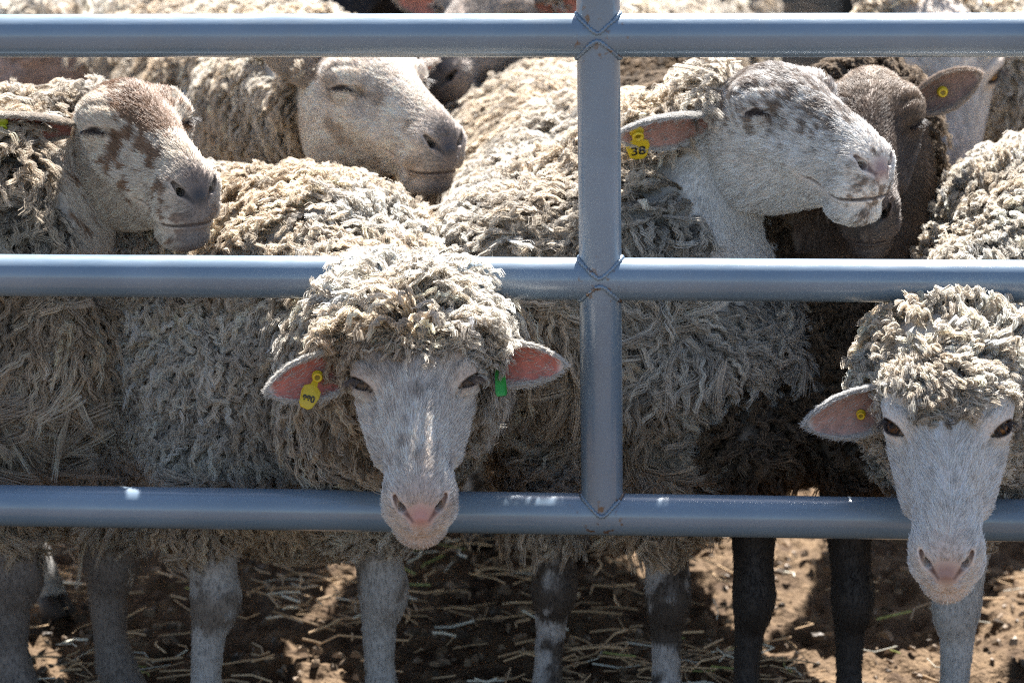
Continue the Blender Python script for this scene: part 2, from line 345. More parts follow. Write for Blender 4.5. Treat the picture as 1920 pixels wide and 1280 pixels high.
def head_sdf(P, eye_open):
    P = P.astype(np.float32).copy(); P[:, 0] = np.abs(P[:, 0]); x, y, z = P.T
    t, bt, w = TOP(y), BOT(y), WID(y); zc = (t+bt)/2+.004; h = (t-bt)/2
    q = (z-zc)/h; we = w*(1-.24*np.clip(-q, 0, 1)**1.3-.16*np.clip(q, 0, 1)**2)
    r = (np.abs(x/we)**2.25+np.abs(q)**2.25)**(1/2.25); d = (r-1)*np.minimum(we, h)
    d = np.maximum(d, y-.199)
    d = smin(d, ellip(P, (.040, .024, .040), (.022, .032, .020)), .016)      # brow
    d = smin(d, capsule(P, (.046, .050, .006), (.034, .105, -.010), .010, .008), .018)   # facial crest
    d = smin(d, ellip(P, (.036, -.008, -.036), (.020, .040, .036)), .018)   # cheek
    d = smin(d, ellip(P, (.018, .168, .003), (.016, .020, .014)), .010)    # nostril wing
    d = smin(d, ellip(P, (.019, .164, -.021), (.017, .024, .015)), .010)    # upper lip
    d = smin(d, ellip(P, (0, .160, -.047), (.023, .028, .0105)), .007)      # lower lip
    e = P-EYE_C.astype(np.float32)
    d = smin(d, np.linalg.norm(e, axis=1)-.0180, .008)
    d = smin(d, capsule(P, EYE_C+EYE_U*.013-EYE_T*.014+EYE_N*.006, EYE_C+EYE_U*.013+EYE_T*.012+EYE_N*.008, .0065, .0055), .007)  # upper lid ridge
    el = np.stack([e@EYE_T.astype(np.float32), e@EYE_U.astype(np.float32), e@EYE_N.astype(np.float32)], -1)
    for k_, r_ in ((.0225, .0022), (.0275, .0018)):
        for a, b in ((-.014, -.004), (-.004, .008), (.008, .018)): d = smax(d, -capsule(P, EYE_C+EYE_T*a+EYE_U*(k_-abs(a)*.35)+EYE_N*(.0155-abs(a)*.2), EYE_C+EYE_T*b+EYE_U*(k_-abs(b)*.35)+EYE_N*(.0155-abs(b)*.2), r_, r_), .003)
    if eye_open:
        l2 = el-np.array([0, -.0012, .016], dtype=np.float32); zz = l2[:, 1]+.10*l2[:, 0]*0
        op = ellip(np.stack([l2[:, 0], zz, l2[:, 2]], -1), (0, 0, 0), (.0122, .0070*eye_open, .012)); d = smax(d, -op, .0018)
        d = smax(d, -(np.linalg.norm(e, axis=1)-.0146), .001)
    else:
        for a, b in (((-.013, -.001), (-.005, -.0045)), ((-.005, -.0045), (.005, -.0050)), ((.005, -.0050), (.016, -.0085))):
            pa = EYE_C+EYE_T*a[0]*1.15+EYE_U*a[1]+EYE_N*.0180; pb = EYE_C+EYE_T*b[0]*1.15+EYE_U*b[1]+EYE_N*.0180
            d = smax(d, -capsule(P, pa, pb, .0032, .0032), .002)
    d = smax(d, -capsule(P, EYE_C+EYE_T*.015-EYE_U*.006+EYE_N*.012, EYE_C+EYE_T*.033-EYE_U*.017+EYE_N*.006, .0030, .0022), .006)   # tear groove
    for a, b, ra, rb in (((.0235, .179, .011), (.0185, .190, .005), .0026, .0040), ((.0185, .190, .005), (.0085, .1990, -.0035), .0036, .0008), ((.017, .184, .003), (.014, .165, .000), .0050, .005)):
        d = smax(d, -capsule(P, a, b, ra, rb), .003)
    d = smax(d, -capsule(P, (0, .203, -.006), (0, .197, -.024), .0014, .0018), .003)
    d = smin(d, ellip(P, (0, .157, -.042), (.0265, .031, .0165)), .005)
    g_ = mouth_gap(y, z); d = smax(d, -np.maximum(g_-.0016, -(d+.0048)), .0016)
    return d
def mouth_gap(y, z):
    g_ = np.abs(z-np.interp(y, [.108, .125, .145, .165, .185, .2], [-.017, -.0235, -.0285, -.0300, -.0290, -.0265])); return np.maximum(g_, (.112-y)*1.0)
_hc = {}
def head_mesh(eye_open, h):
    k = (eye_open, h)
    if k not in _hc: _hc[k] = surface_nets(lambda P: head_sdf(P, eye_open), (-.08, -.105, -.105), (.08, .215, .085), h)
    return _hc[k]
def nostril_d(L):
    P = L.copy().astype(np.float32); P[:, 0] = np.abs(P[:, 0])
    return np.minimum(capsule(P, (.0235, .179, .011), (.0185, .190, .005), -.0012, 0), capsule(P, (.0185, .190, .005), (.0085, .1990, -.0035), 0, -.0022))
def mouth_d(L):
    P = L.copy().astype(np.float32); P[:, 0] = np.abs(P[:, 0]); return np.minimum(capsule(P, (0, .203, -.006), (0, .197, -.024), -.0012, -.001), mouth_gap(P[:, 1], P[:, 2]))
def lid_d(L):
    P = L.copy(); P[:, 0] = np.abs(P[:, 0]); e = P-EYE_C; u = e@EYE_T; v = e@EYE_U; n = e@EYE_N
    return np.hypot(u/3.2, v+.0045+.12*u)+np.where(n < .005, .05, 0)

def eye_zone(L, op):
    P = L.copy(); P[:, 0] = np.abs(P[:, 0]); e = P-EYE_C; u = e@EYE_T; v = e@EYE_U+.0012; n = e@EYE_N
    return np.hypot(u/.0122, v/(.0070*op))+np.where(n < .004, 9, 0)
def ear_mesh(base, d, op, L, W, curl=1.0, nu=26, nv=21):
    d = nrm(np.array(d, float)); op = np.array(op, float); op = nrm(op-d*(op@d)); sd = np.cross(d, op)
    u = np.linspace(0, 1, nu); v = np.linspace(-1, 1, nv); prof_w = W*np.interp(u, [0, .12, .3, .5, .7, .85, .95, 1], [.45, .66, .93, 1, .86, .58, .30, .03])
    c = base+u[:, None]*d*L+(u**2)[:, None]*op*L*.10
    th = v*math.radians(78)*curl; out = []
    for s in (1, 0):                            # 1 inner, 0 outer skin
        off = np.where(s == 1, .0011, -.0011)*(1-.85*np.abs(v)**6)
        prof = prof_w[:, None]*np.sin(th)[None]/np.sin(math.radians(78)*curl)
        dep = prof_w[:, None]*(1-np.cos(th))[None]*(1.15-.75*u[:, None])*1.0
        out.append(c[:, None]+sd*prof[..., None]+op*(dep+off[None])[..., None])
    V = np.concatenate([o.reshape(-1, 3) for o in out]); n = nu*nv; i = np.arange(n).reshape(nu, nv)
    q = np.stack([i[:-1, :-1], i[1:, :-1], i[1:, 1:], i[:-1, 1:]], -1).reshape(-1, 4)
    rim = [[i[a, 0], i[a+1, 0], i[a+1, 0]+n, i[a, 0]+n][::-1] for a in range(nu-1)]+[[i[a, -1], i[a+1, -1], i[a+1, -1]+n, i[a, -1]+n] for a in range(nu-1)]+[[i[-1, b], i[-1, b+1], i[-1, b+1]+n, i[-1, b]+n][::-1] for b in range(nv-1)]
    inner_f = q[:, ::-1]; F = np.concatenate([inner_f, q+n, np.array(rim)])
    uu = np.tile(np.repeat(u, nv), 2); vv = np.tile(np.tile(v, nu), 2); inner = np.r_[np.ones(n), np.zeros(n)]
    # make the winding face outward on the outer skin
    ce, fn_, _ = face_data(V, F); k = (nu-1)*(nv-1); flip = (fn_[k:2*k]@op).mean() > 0
    if flip: F[:2*k] = F[:2*k, ::-1]
    return V, F, uu, vv, inner

# ------------------------------------------------------------------ sheep: locks
def make_locks(P, N, T, L, H, A, wl, r0, S, K, thick, jitter=1.0, tipr=.45):
    n = len(P); T = nrm(T-N*(T*N).sum(1, keepdims=True)+1e-6); B = np.cross(N, T); s = np.linspace(0, 1, K)[None, :, None]
    L, H, A, wl, r0 = (np.broadcast_to(v, (n,))[:, None, None] for v in (L, H, A, wl, r0))
    P_, N_, T_, B_ = (v[:, None, :] for v in (P, N, T, B))
    ph = RNG.uniform(0, 6.28, (n, 1, 1)); turn = RNG.normal(0, .5, (n, 1, 1)); ph2 = RNG.uniform(0, 6.28, (n, 1, 1))
    TT = T_*np.cos(turn*s)+B_*np.sin(turn*s)
    c = P_+N_*H*np.sin(s*1.9)+TT*L*s**1.35
    w = 2*np.pi*s*(L+H)/wl; env = np.minimum(1, s*4)
    c = c+env*A*(np.sin(w+ph)*B_+.7*np.cos(w+ph)*N_)
    outP = []; th = RNG.uniform(0, 6.28, (n, S)); rr = np.sqrt(RNG.random((n, S)))
    for k in range(S):
        a = th[:, k][:, None, None]; r = rr[:, k][:, None, None]*r0*(1-(1-tipr)*s)
        q = c+r*(np.cos(a+s*1.2)*B_+np.sin(a+s*1.2)*(N_*.6+T_*.4))
        q = q+RNG.normal(0, .0004*jitter, (n, 1, 3))*s*3+env*A*.18*np.sin(w*1.35+a*3)*B_
        q = q-T_*(RNG.random((n, 1, 1))*.12*L*s)
        outP.append(q)
    Q = np.stack(outP, 1).reshape(n*S, K, 3)
    R = np.broadcast_to(thick*(1-.55*np.linspace(0, 1, K)**2)[None, :], (n*S, K))*RNG.uniform(.7, 1.3, (n*S, 1))
    return Q, R
def in_view(P, N, m=170):
    px, py = project(P); f = nrm(CAM-P); return (px > -m) & (px < 1920+m) & (py > -m) & (py < 1280+m) & ((N*f).sum(1) > -.7)

def leg_mesh(top, foot, kind, fdir, scale=1.0):
    # stations: (t along height, forward offset, radius, squash)
    if kind == 'front': S = [(1.0, 0, .046), (.82, .0, .037), (.70, .0, .0275), (.61, .004, .0255), (.54, .009, .0290), (.49, .007, .0265), (.43, .0, .0190), (.28, -.003, .0155), (.20, -.001, .0185), (.155, .0, .0215), (.11, .008, .0185), (.075, .014, .0190)]
    else: S = [(1.0, -.02, .06), (.85, .0, .045), (.72, -.03, .030), (.60, -.055, .0235), (.52, -.060, .0235), (.44, -.045, .0185), (.30, -.022, .0165), (.20, -.010, .0185), (.155, -.004, .0215), (.11, .006, .0185), (.075, .012, .019)]
    top = np.asarray(top, float); foot = np.asarray(foot, float); f = np.array([fdir[0], fdir[1], 0])
    ts = np.array([a for a, _, _ in S]); tt = np.linspace(1, .075, 40); off = np.interp(-tt, -ts, [b for _, b, _ in S]); rd = np.interp(-tt, -ts, [c for _, _, c in S])*scale
    k = np.array([.25, .5, .25]); rd[1:-1] = np.convolve(rd, k, 'valid'); off[1:-1] = np.convolve(off, k, 'valid')
    path = np.stack([foot+(top-foot)*t for t in tt])+off[:, None]*f
    V, F = tube(path, rd, 18, True, 1.12 if kind == 'front' else 1.2, up=np.cross([0, 0, 1], f))
    hv, hf = [], []; side = np.cross([0, 0, 1], f)
    for s in (-1, 1):                           # cloven hoof
        c = path[-1]+side*s*.0105*scale; p = np.stack([c+[0, 0, .004], c+f*.006+[0, 0, -(c[2])*.5], np.array([c[0], c[1], 0.0])+f*.014])
        v, g = tube(p, np.array([.0115, .0135, .0155])*scale, 10, True, 1.5, up=side); hv.append(v); hf.append(g)
    return V, F, hv, hf, path

WHITE = np.array([.50, .47, .43])
def sheep(sp):
    g = sp.get; S2 = np.array(sp['S'], float); H2 = np.array(sp['H'], float); fd = nrm(S2-H2); side = np.array([fd[1], -fd[0]])
    zo = g('z', 0.0); lod = g('lod', 0); base = np.array([(S2[0]+H2[0])/2, (S2[1]+H2[1])/2, 0.0]); seed = sp['seed']
    root = empty('sheep', base); tag(root, sp['label'], 'sheep', 'sheep crowded in the pen behind the gate')
    # head frame
    a, t, roll = (math.radians(v) for v in sp['dir']); fw = math.cos(t)*(math.cos(a)*CR-math.sin(a)*CU)-math.sin(t)*CF
    uh = np.array(g('up', (0, 0, 1.0))); up = nrm(uh[0]*CR+uh[1]*(-CF)+uh[2]*CU - fw*((uh[0]*CR+uh[1]*(-CF)+uh[2]*CU)@fw))
    rt = np.cross(fw, up); c_, s_ = math.cos(roll), math.sin(roll); rt, up = rt*c_+up*s_, up*c_-rt*s_
    Rm = np.stack([rt, fw, up]); hs = np.array(g('hs', (1, 1, 1)), float)
    anchor = np.array(sp['anchor'], float)*hs; px, py, Y = sp['pix']; O = at(px, py, Y)-anchor@Rm
    toW = lambda L: (L*hs)@Rm+O
    toWd = lambda D: nrm((D/1.0)@Rm)
    # body SDF
    z = .455+zo; S3 = np.array([*S2, z]); H3 = np.array([*H2, z+.01]); f3 = np.array([*fd, 0]); br = g('br', .160)
    nb = S3+f3*.07+[0, 0, .07]; hb = toW(np.array([[0, -.045, -.012]]))[0]; nm = np.array(g('nmid', (nb+hb)/2)); nr = g('nr', (.115, .095, .066))
    caps = [(S3+[0, 0, .035], H3+[0, 0, .035], br, br), (S3-[0, 0, .04], H3-[0, 0, .05], br, br), (S3+f3*.06-[0, 0, .03], S3+f3*.02+[0, 0, .05], br*.86, br*.8), (H3-f3*.08, H3, br*.88, br),
            (nb, nm, nr[0], nr[1]), (nm, hb, nr[1], nr[2])]
    if g('topknot'): caps.append((toW(np.array([[-.022, -.040, g('tkz', .042)]]))[0], toW(np.array([[.022, -.040, g('tkz', .042)]]))[0], .030, .030)); caps.append((toW(np.array([[-.02, -.06, -.01]]))[0], toW(np.array([[.02, -.06, -.01]]))[0], .056, .056))
    caps += [(np.array(a_), np.array(b_), r1, r2) for a_, b_, r1, r2 in g('extra', [])]; legs = []
    ff = g('feet') or [tuple(S2+side*.085), tuple(S2-side*.085)]; hf_ = [tuple(H2+side*.095-fd*.03), tuple(H2-side*.095-fd*.03)]
    for p in ff: caps.append((np.array([p[0]*.6+S2[0]*.4, p[1]*.6+S2[1]*.4, .36]), np.array([p[0], p[1], g('tz', .25)]), .075, .030)); legs.append((np.array([p[0]*.85+S2[0]*.15, p[1]*.85+S2[1]*.15, .33]), np.array([p[0], p[1], 0.0]), 'front'))
    for p in hf_: caps.append((np.array([*(H2*.5+np.array(p)*.5), .36]), np.array([p[0], p[1], g('tz', .26)]), .095, .042)); legs.append((np.array([p[0], p[1], .33]), np.array([p[0], p[1], 0.0]), 'hind'))
    def bs(P):
        d = None
        for c in caps:
            e = capsule(P, *c); d = e if d is None else smin(d, e, .05)
        return d+(.009*vn(P, .075, seed)+.004*vn(P, .03, seed+1)).astype(np.float32)
    allp = np.array([c[0] for c in caps]+[c[1] for c in caps]); lo = allp.min(0)-.22; hi = allp.max(0)+.22; lo[2] = max(lo[2], .19)
    BV, BF = surface_nets(bs, lo, hi, .013 if lod < 2 else .02)
    BN = vert_normals(BV, BF)
    HL, HF = head_mesh(g('eye', 0), .0019 if lod == 0 else (.0026 if lod == 1 else .004))
    HL = HL.copy(); HV = toW(HL); 
    n_ = vert_normals(HV, HF); ce, fn_, _ = face_data(HV, HF)
    cen = HV.mean(0)
    if ((n_*(HV-cen)).sum(1)).mean() < 0: HF = HF[:, ::-1]; n_ = -n_
    HN = n_
    if ((BN*(BV-BV.mean(0))).sum(1)).mean() < 0: BF = BF[:, ::-1]; BN = -BN
    # colours
    wool = np.clip(np.array(g('wool', (.40, .345, .28)))*(1.0 if g('bright', True) else 1), 0, .9)
    if g('bright', True): wool = wool**.31*np.array([1.0, .968, .915])
    skinf = sp['face']
    fcol = skinf(HL); skin = fcol*np.array([.88, .80, .76])
    nd = nostril_d(HL); md = mouth_d(HL); pad = np.clip(1-(np.hypot(HL[:, 0]/1.25, (HL[:, 2]-.001)*1.0)-.004)/.012, 0, 1)*(HL[:, 1] > .175)
    pc = np.array(g('nose', (.42, .24, .20)))
    skin = skin*(1-pad[:, None])+pc*pad[:, None]
    k = np.clip(1-(nd-.0032)/.0016, 0, 1)[:, None]; skin = skin*(1-k)+np.array(g('nostril', (.07, .04, .035)))*k
    k = (np.clip(1-(md-.0007)/.0013, 0, 1)*.9)[:, None]; skin = skin*(1-k)+np.array([.06, .04, .035])*k
    k = (np.clip(1-(lid_d(HL)-.0030)/.002, 0, 1) if not g('eye', 0) else np.clip(1-(eye_zone(HL, g('eye', 0))-1.22)/.25, 0, 1))[:, None]; skin = skin*(1-k)+np.array([.035, .025, .022])*k
    if g('eye', 0):
        Pa = HL.copy(); Pa[:, 0] = np.abs(Pa[:, 0]); td = capsule(Pa, EYE_C+EYE_T*.013-EYE_U*.001+EYE_N*.016, EYE_C+EYE_T*.030-EYE_U*.018+EYE_N*.008, .002, .0005)
        k = np.clip(1-td/.003, 0, 1)[:, None]*.8; skin = skin*(1-k)+np.array([.07, .05, .04])*k
    wsk = sp['woolmask'](HL)[:, None]; skin = skin*(1-wsk)+wool*.5*wsk
    # ears
    ears = []; eh = []
    for s, e in zip((1, -1), sp['ears']):       # first the ear on the picture's left / near side
        if e is None: continue
        bl = np.array(([s*e[4][0], e[4][1], e[4][2]]) if len(e) > 4 else [s*.046, -.016, .016])*hs; d, op, Le, We = e[:4]
        d = (d[0]*CR-d[1]*CF+d[2]*CU)@Rm.T; op = (op[0]*CR-op[1]*CF+op[2]*CU)@Rm.T
        V, F, uu, vv, inner = ear_mesh(bl, d, op, Le, We); V = V@Rm+O
        oc = np.array(g('ear_out', fcol.mean(0))); ic = np.array(g('ear_in', (.50, .20, .155)))
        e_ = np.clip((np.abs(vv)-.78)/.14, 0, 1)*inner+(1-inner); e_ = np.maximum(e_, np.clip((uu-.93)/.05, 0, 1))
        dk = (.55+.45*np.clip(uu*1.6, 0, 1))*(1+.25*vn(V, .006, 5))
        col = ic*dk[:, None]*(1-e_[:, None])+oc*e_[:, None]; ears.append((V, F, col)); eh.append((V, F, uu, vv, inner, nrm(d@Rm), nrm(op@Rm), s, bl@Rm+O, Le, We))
    # join into one body mesh
    bcol = np.tile(wool*.45, (len(BV), 1)); BL = ((BV-O)@Rm.T)/hs; bz = (BL[:, 2] < .02) & (not g('topknot')) & (BL[:, 1] < .15) & (BL[:, 1] > g('neckcut', -.03)) & (np.abs(BL[:, 0]) < .09) & (np.abs(BL[:, 2]) < g('throat', .12)); bcol[bz] = skinf(BL[bz])*.85  # wool tone darkened under the fleece, painting shade into gaps between locks
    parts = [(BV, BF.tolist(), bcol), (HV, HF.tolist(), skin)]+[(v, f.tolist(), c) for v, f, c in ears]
    lc = sp.get('legcol', lambda P: np.tile(fcol.mean(0)*.8, (len(P), 1))); lpaths = []; LV = []
    for top, foot, kind in legs:
        V, F, hv, hf, path = leg_mesh(top, foot, kind, fd, g('legscale', 1.0)); parts.append((V, F, lc(V)*.9)); lpaths.append(path); LV.append((V, F))
        for v, f in zip(hv, hf): parts.append((v, f, np.tile([.05, .04, .035], (len(v), 1))))
    mb = MB()
    for v, f, c in parts: mb.add(v, f, c)
    mb.obj('body', M_SKIN, root, base)
    # eyeballs
    if g('eye', 0):
        for s in (-1, 1):
            nu, nv = 48, 40; ph = np.linspace(0, np.pi, nv); th = np.linspace(0, 2*np.pi, nu, endpoint=False); r = .0140
            X, Z = np.meshgrid(th, ph); A_ = np.sin(Z)*np.cos(X); B_ = np.sin(Z)*np.sin(X); C_ = np.cos(Z)
            Lp = (A_[..., None]*EYE_T+B_[..., None]*EYE_U+C_[..., None]*EYE_N*1.02).reshape(-1, 3)*r; u = (A_*r).ravel(); v = (B_*r).ravel(); front = C_.ravel() > 0
            pw = ((u/.0052)**2+((v)/.0024)**2) < 1; ir = (u**2+(v)**2) < .0095**2
            col = np.tile([.28, .22, .18], (len(u), 1)); ic = np.array(g('iris', (.30, .15, .045)))
            col[ir & front] = ic; rr = np.hypot(u, v); col[(rr > .0083) & (rr < .0098) & front] = ic*.25; col[pw & front] = [.006, .005, .005]
            Lp = Lp+EYE_C; Lp[:, 0] *= s; i = np.arange(nu*nv).reshape(nv, nu); j = np.roll(i, -1, axis=1)
            F = np.stack([i[:-1], i[1:], j[1:], j[:-1]], -1).reshape(-1, 4)
            if s < 0: F = F[:, ::-1]
            mesh_obj('eye', toW(Lp), F, M_EYE, root, base, col)
    # ------------- fleece
    wm = sp['woolmask']; hw = wm(HL)            # 0..1 per head vertex
    hwF = hw[HF].mean(1) > .5
    style = g('style', {}); Lk = style.get('L', .034); Hk = style.get('H', .020)*.75; Ak = style.get('A', .0026)*.85; wlk = style.get('wl', .014); rk = style.get('r', .0048)
    dens = g('dens', 1.0); Sn = {0: 18, 1: 11, 2: 8}[lod]; Kn = {0: 11, 1: 8, 2: 6}[lod]; Tk = {0: .00040, 1: .00065, 2: .0013}[lod]
    # the head is bare skin: keep body wool out of it and take only what lies outside the head
    BL = ((BV-O)@Rm.T)/hs; bz = (BL[:, 2] < .02) & (not g('topknot')) & (BL[:, 1] < .15) & (BL[:, 1] > g('neckcut', -.03)) & (np.abs(BL[:, 0]) < .09) & (np.abs(BL[:, 2]) < g('throat', .12))
    def clear(P):
        L = ((P-O)@Rm.T)/hs; d = head_sdf(L, 0); return d > -.004
    area = face_data(BV, BF)[2].sum(); n0 = int(area*{0: 13500, 1: 8500, 2: 3500}[lod]*dens)
    P, N, _ = sample(BV, BF, BN, n0); 
    keep = np.ones(len(P), bool); Lh = ((P-O)@Rm.T)/hs
    face_zone = (Lh[:, 2] < .02) & (not g('topknot') or True) & (Lh[:, 1] < .15) & (Lh[:, 1] > g('neckcut', -.03)) & (np.abs(Lh[:, 0]) < .09) & (np.abs(Lh[:, 2]) < g('throat', .12)); keep &= ~(face_zone & ~((Lh[:, 2] > .02) & bool(g('topknot')))) ; keep &= clear(P)
    P, N = P[keep], N[keep]
    vis = in_view(P, N); keep = vis | (RNG.random(len(P)) < .28)
    P, N, vis = P[keep], N[keep], vis[keep]
    blocks = []
    def add(P, N, grp, big, **kw):
        if not len(P): return
        s_ = dict(L=Lk, H=Hk, A=Ak, wl=wlk, r=rk, S=Sn); s_.update(kw); n = len(P); v = RNG.uniform(.7, 1.35, n)
        grav = np.array([0, 0, -1.0])*style.get('grav', 1.0); sw = vn3(P, .075, seed+3)*style.get('swirl', 1.1)*1.15+vn3(P, .022, seed+4)*.35*style.get('swirl', 1.1)
        T = grav-f3*style.get('back', .45)+sw
        if g('topknot') and grp == 0:
            pc_ = toW(np.array([[0, -.045, .02]]))[0]; rv = P-pc_; w_ = np.exp(-(np.linalg.norm(rv, axis=1)/.10)**4)[:, None]; rv = nrm(rv)
            T = T*(1-w_)+w_*(rv*1.2+N*.2+np.array([0, -.3, -.25])+vn3(P, .03, seed+21)*.9)
        up_ = 1+g('fluff', 1.0)*np.clip(N[:, 2], 0, 1)
        if 'flow' in kw: T = kw['flow'](P)+sw*.5; 
        if style.get('hang') and grp == 0 and big < 1.5: v = v*(1+style['hang']*np.clip((.54-P[:, 2])/.1, 0, 1)*np.clip((P[:, 2]-.24)/.08, 0, 1)*np.clip(.5+vn(P, .05, seed+11), 0, 1))
        Q, R = make_locks(P, N, T, s_['L']*v*big, s_['H']*up_*RNG.uniform(.7, 1.3, n), s_['A'], s_['wl']*RNG.uniform(.8, 1.25, n), s_['r']*big*RNG.uniform(.8, 1.2, n), s_['S'], Kn, Tk*big, style.get('jit', 1.0), style.get('tipr', .30))
        tone = 1+.16*RNG.normal(size=n)+.14*vn(P, .05, seed+6)+.10*vn(P, .18, seed+7); tone = np.clip(tone, .5, 1.5)
        dirt = np.clip(.5+.9*vn(P, .10, seed+8)+.25*RNG.normal(size=n), 0, 1)[:, None]
        c = (wool*(1-dirt)+wool*np.array([.90, .82, .72])*dirt)*tone[:, None]
        m_ = n*s_['S']; f_ = np.where(RNG.random((m_, 1)) < .17, RNG.uniform(.2, .5, (m_, 1)), RNG.uniform(.8, 1.2, (m_, 1)))
        c = np.clip(np.repeat(c, s_['S'], 0)*f_, 0, .93); blocks.append((Q, R, c))
    add(P[vis], N[vis], 0, 1.0); add(P[~vis], N[~vis], 0, 1.8, S=6)
    if hwF.any():
        wF = HF[hwF]; ar = face_data(HV, wF)[2].sum(); P, N, _ = sample(HV, wF, HN, int(ar*{0: 30000, 1: 18000, 2: 8000}[lod]))
        cen_ = toW(np.array([[0, -.02, .02]]))[0]
        fl = g('topflow'); flow = (lambda P: (np.array(fl(((P-O)@Rm.T)/hs))@Rm)) if fl else (lambda P: -fw+0*P)
        add(P, N, 1, 1.0, flow=flow, **g('tk', dict(L=.024, H=.012)))
    if g('topknot'):                            # thin fringe where the wool runs out into face hair
        near = HF[(~hwF)]; Lc = HL[near].mean(1); nb_ = np.zeros(len(near))
        for dy in (.008, .016, .026): nb_ += wm(Lc-np.array([0, dy, -.004]))/3
        P, N, _ = sample(HV, near, HN, int(60000*face_data(HV, near)[2].sum()*.35), nb_+1e-9)
        if nb_.max() > 0: add(P, N, 1, 1.0, flow=flow, L=.015, H=.005, S=7, r=.0030)
    for ex in g('ropes', []):                   # long hanging locks
        P = np.array([at(*q[:3]) for q in ex['at']]); 
        n = len(P); N = np.tile(-CF, (n, 1)); v = 1.0* np.array([q[3] for q in ex['at']])
        T = np.array([q[4] if len(q) > 4 else (0, 0, -1) for q in ex['at']], float)
        Q, R = make_locks(P, N, T, v, .010, RNG.uniform(.002, .006, n), RNG.uniform(.04, .09, n), ex.get('r', .009), 90, 16, .0005, 4.0, .75)
        c = np.clip(np.repeat(np.tile(wool*ex.get('tone', 1.15), (n, 1)), 90, 0)*RNG.uniform(.75, 1.2, (n*90, 1)), 0, .85)
        Q2 = Q[:, np.round(np.linspace(0, 15, Kn)).astype(int)]; R2 = R[:, np.round(np.linspace(0, 15, Kn)).astype(int)]; blocks.append((Q2, R2, c))
    Q = np.concatenate([b[0] for b in blocks]); R = np.concatenate([b[1] for b in blocks]); C = np.concatenate([b[2] for b in blocks])
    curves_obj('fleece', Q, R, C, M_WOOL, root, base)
    # ------------- short hair on face, ears, legs
    hb_ = []
    def short(P, N, flow, Lh_, col, th, lift=.18, K=4):
        n = len(P); 
        if not n: return
        T = nrm(flow-N*(flow*N).sum(1, keepdims=True)+1e-6); T = nrm(T+RNG.normal(0, .10, (n, 3))); l = Lh_*RNG.uniform(.6, 1.25, n)
        s = np.linspace(0, 1, K)[None, :, None]; Q = P[:, None]+T[:, None]*l[:, None, None]*s+N[:, None]*l[:, None, None]*lift*np.sin(s*1.7)
        R = np.broadcast_to(th*(1-.7*np.linspace(0, 1, K))[None], (n, K)); hb_.append((Q, R, np.clip(col, .005, .85)))
    ffc = HF[~hwF]; ar = face_data(HV, ffc)[2].sum(); nf = int(ar*{0: 620000, 1: 300000, 2: 80000}[lod])
    P, N, _ = sample(HV, ffc, HN, nf); L = ((P-O)@Rm.T)/hs
    keep = (nostril_d(L) > .0056) & (mouth_d(L) > .0019) & ~((np.hypot(L[:, 0]/1.25, L[:, 2]-.000) < .0115) & (L[:, 1] > .180)) & ((lid_d(L) > .0048) if not g('eye', 0) else (eye_zone(L, g('eye', 0)) > 1.3))
    P, N, L = P[keep], N[keep], L[keep]
    if g('eye', 0):
        Pa = L.copy(); Pa[:, 0] = np.abs(Pa[:, 0]); kk = capsule(Pa, EYE_C+EYE_T*.013-EYE_U*.001+EYE_N*.016, EYE_C+EYE_T*.028-EYE_U*.016+EYE_N*.009, .0015, .0003) > .0006; P, N, L = P[kk], N[kk], L[kk]
    sx = np.tanh(L[:, 0]/.008); fl = np.stack([sx*(.55+.25*vn(L, .03, seed)), -1+0*sx, -np.clip(-(L[:, 2]-.01)/.05, -.4, .9)], -1)
    mz = np.clip((L[:, 1]-.165)/.02, 0, 1)[:, None]; fl = fl*(1-mz)+np.stack([L[:, 0]*60, -.6+0*sx, (L[:, 2]+.012)*40], -1)*mz
    fl = fl+.35*vn3(L, .02, seed+2)
    col = skinf(L)*(1+.17*RNG.normal(size=(len(L), 1))+.24*vn(L*np.array([1, .35, 1]), .004, 3)[:, None])
    hl = .0075*(1-.45*mz[:, 0])*np.clip(mouth_d(L)/.012, .28, 1)*(np.clip((eye_zone(L, g('eye', 0))-1.1)*.45, .12, 1) if g('eye', 0) else 1); 
    short(P, N, fl@Rm, hl, col, {0: .0003, 1: .0004, 2: .0008}[lod])
    tf = BF[bz[BF].all(1)]
    if len(tf):
        P, N, _ = sample(BV, tf, BN, int(face_data(BV, tf)[2].sum()*{0: 300000, 1: 120000, 2: 40000}[lod])); kk = clear(P); P, N = P[kk], N[kk]; L = ((P-O)@Rm.T)/hs
        short(P, N, np.tile(-fw*.5+np.array([0, 0, -1.0]), (len(P), 1)), .010, skinf(L)*(1+.13*RNG.normal(size=(len(L), 1))), {0: .0003, 1: .0005, 2: .001}[lod])
    for V, F, uu, vv, inner, d, op, s, bb, Le, We in eh:
        EN = vert_normals(V, F); fi = inner[F].mean(1); rimv = np.abs(vv)[F].mean(1)
        P, N, k = sample(V, F, EN, 9000 if lod < 2 else 1500, np.where(fi < .5, 1.0, np.where(rimv > .75, .5, 0.04)))
        oc = np.array(g('ear_out', fcol.mean(0))); short(P, N, np.tile(d, (len(P), 1))+.25*RNG.normal(size=(len(P), 3)), .0065, np.tile(oc, (len(P), 1))*(1+.15*RNG.normal(size=(len(P), 1))), .00025 if lod < 2 else .0006, .3)
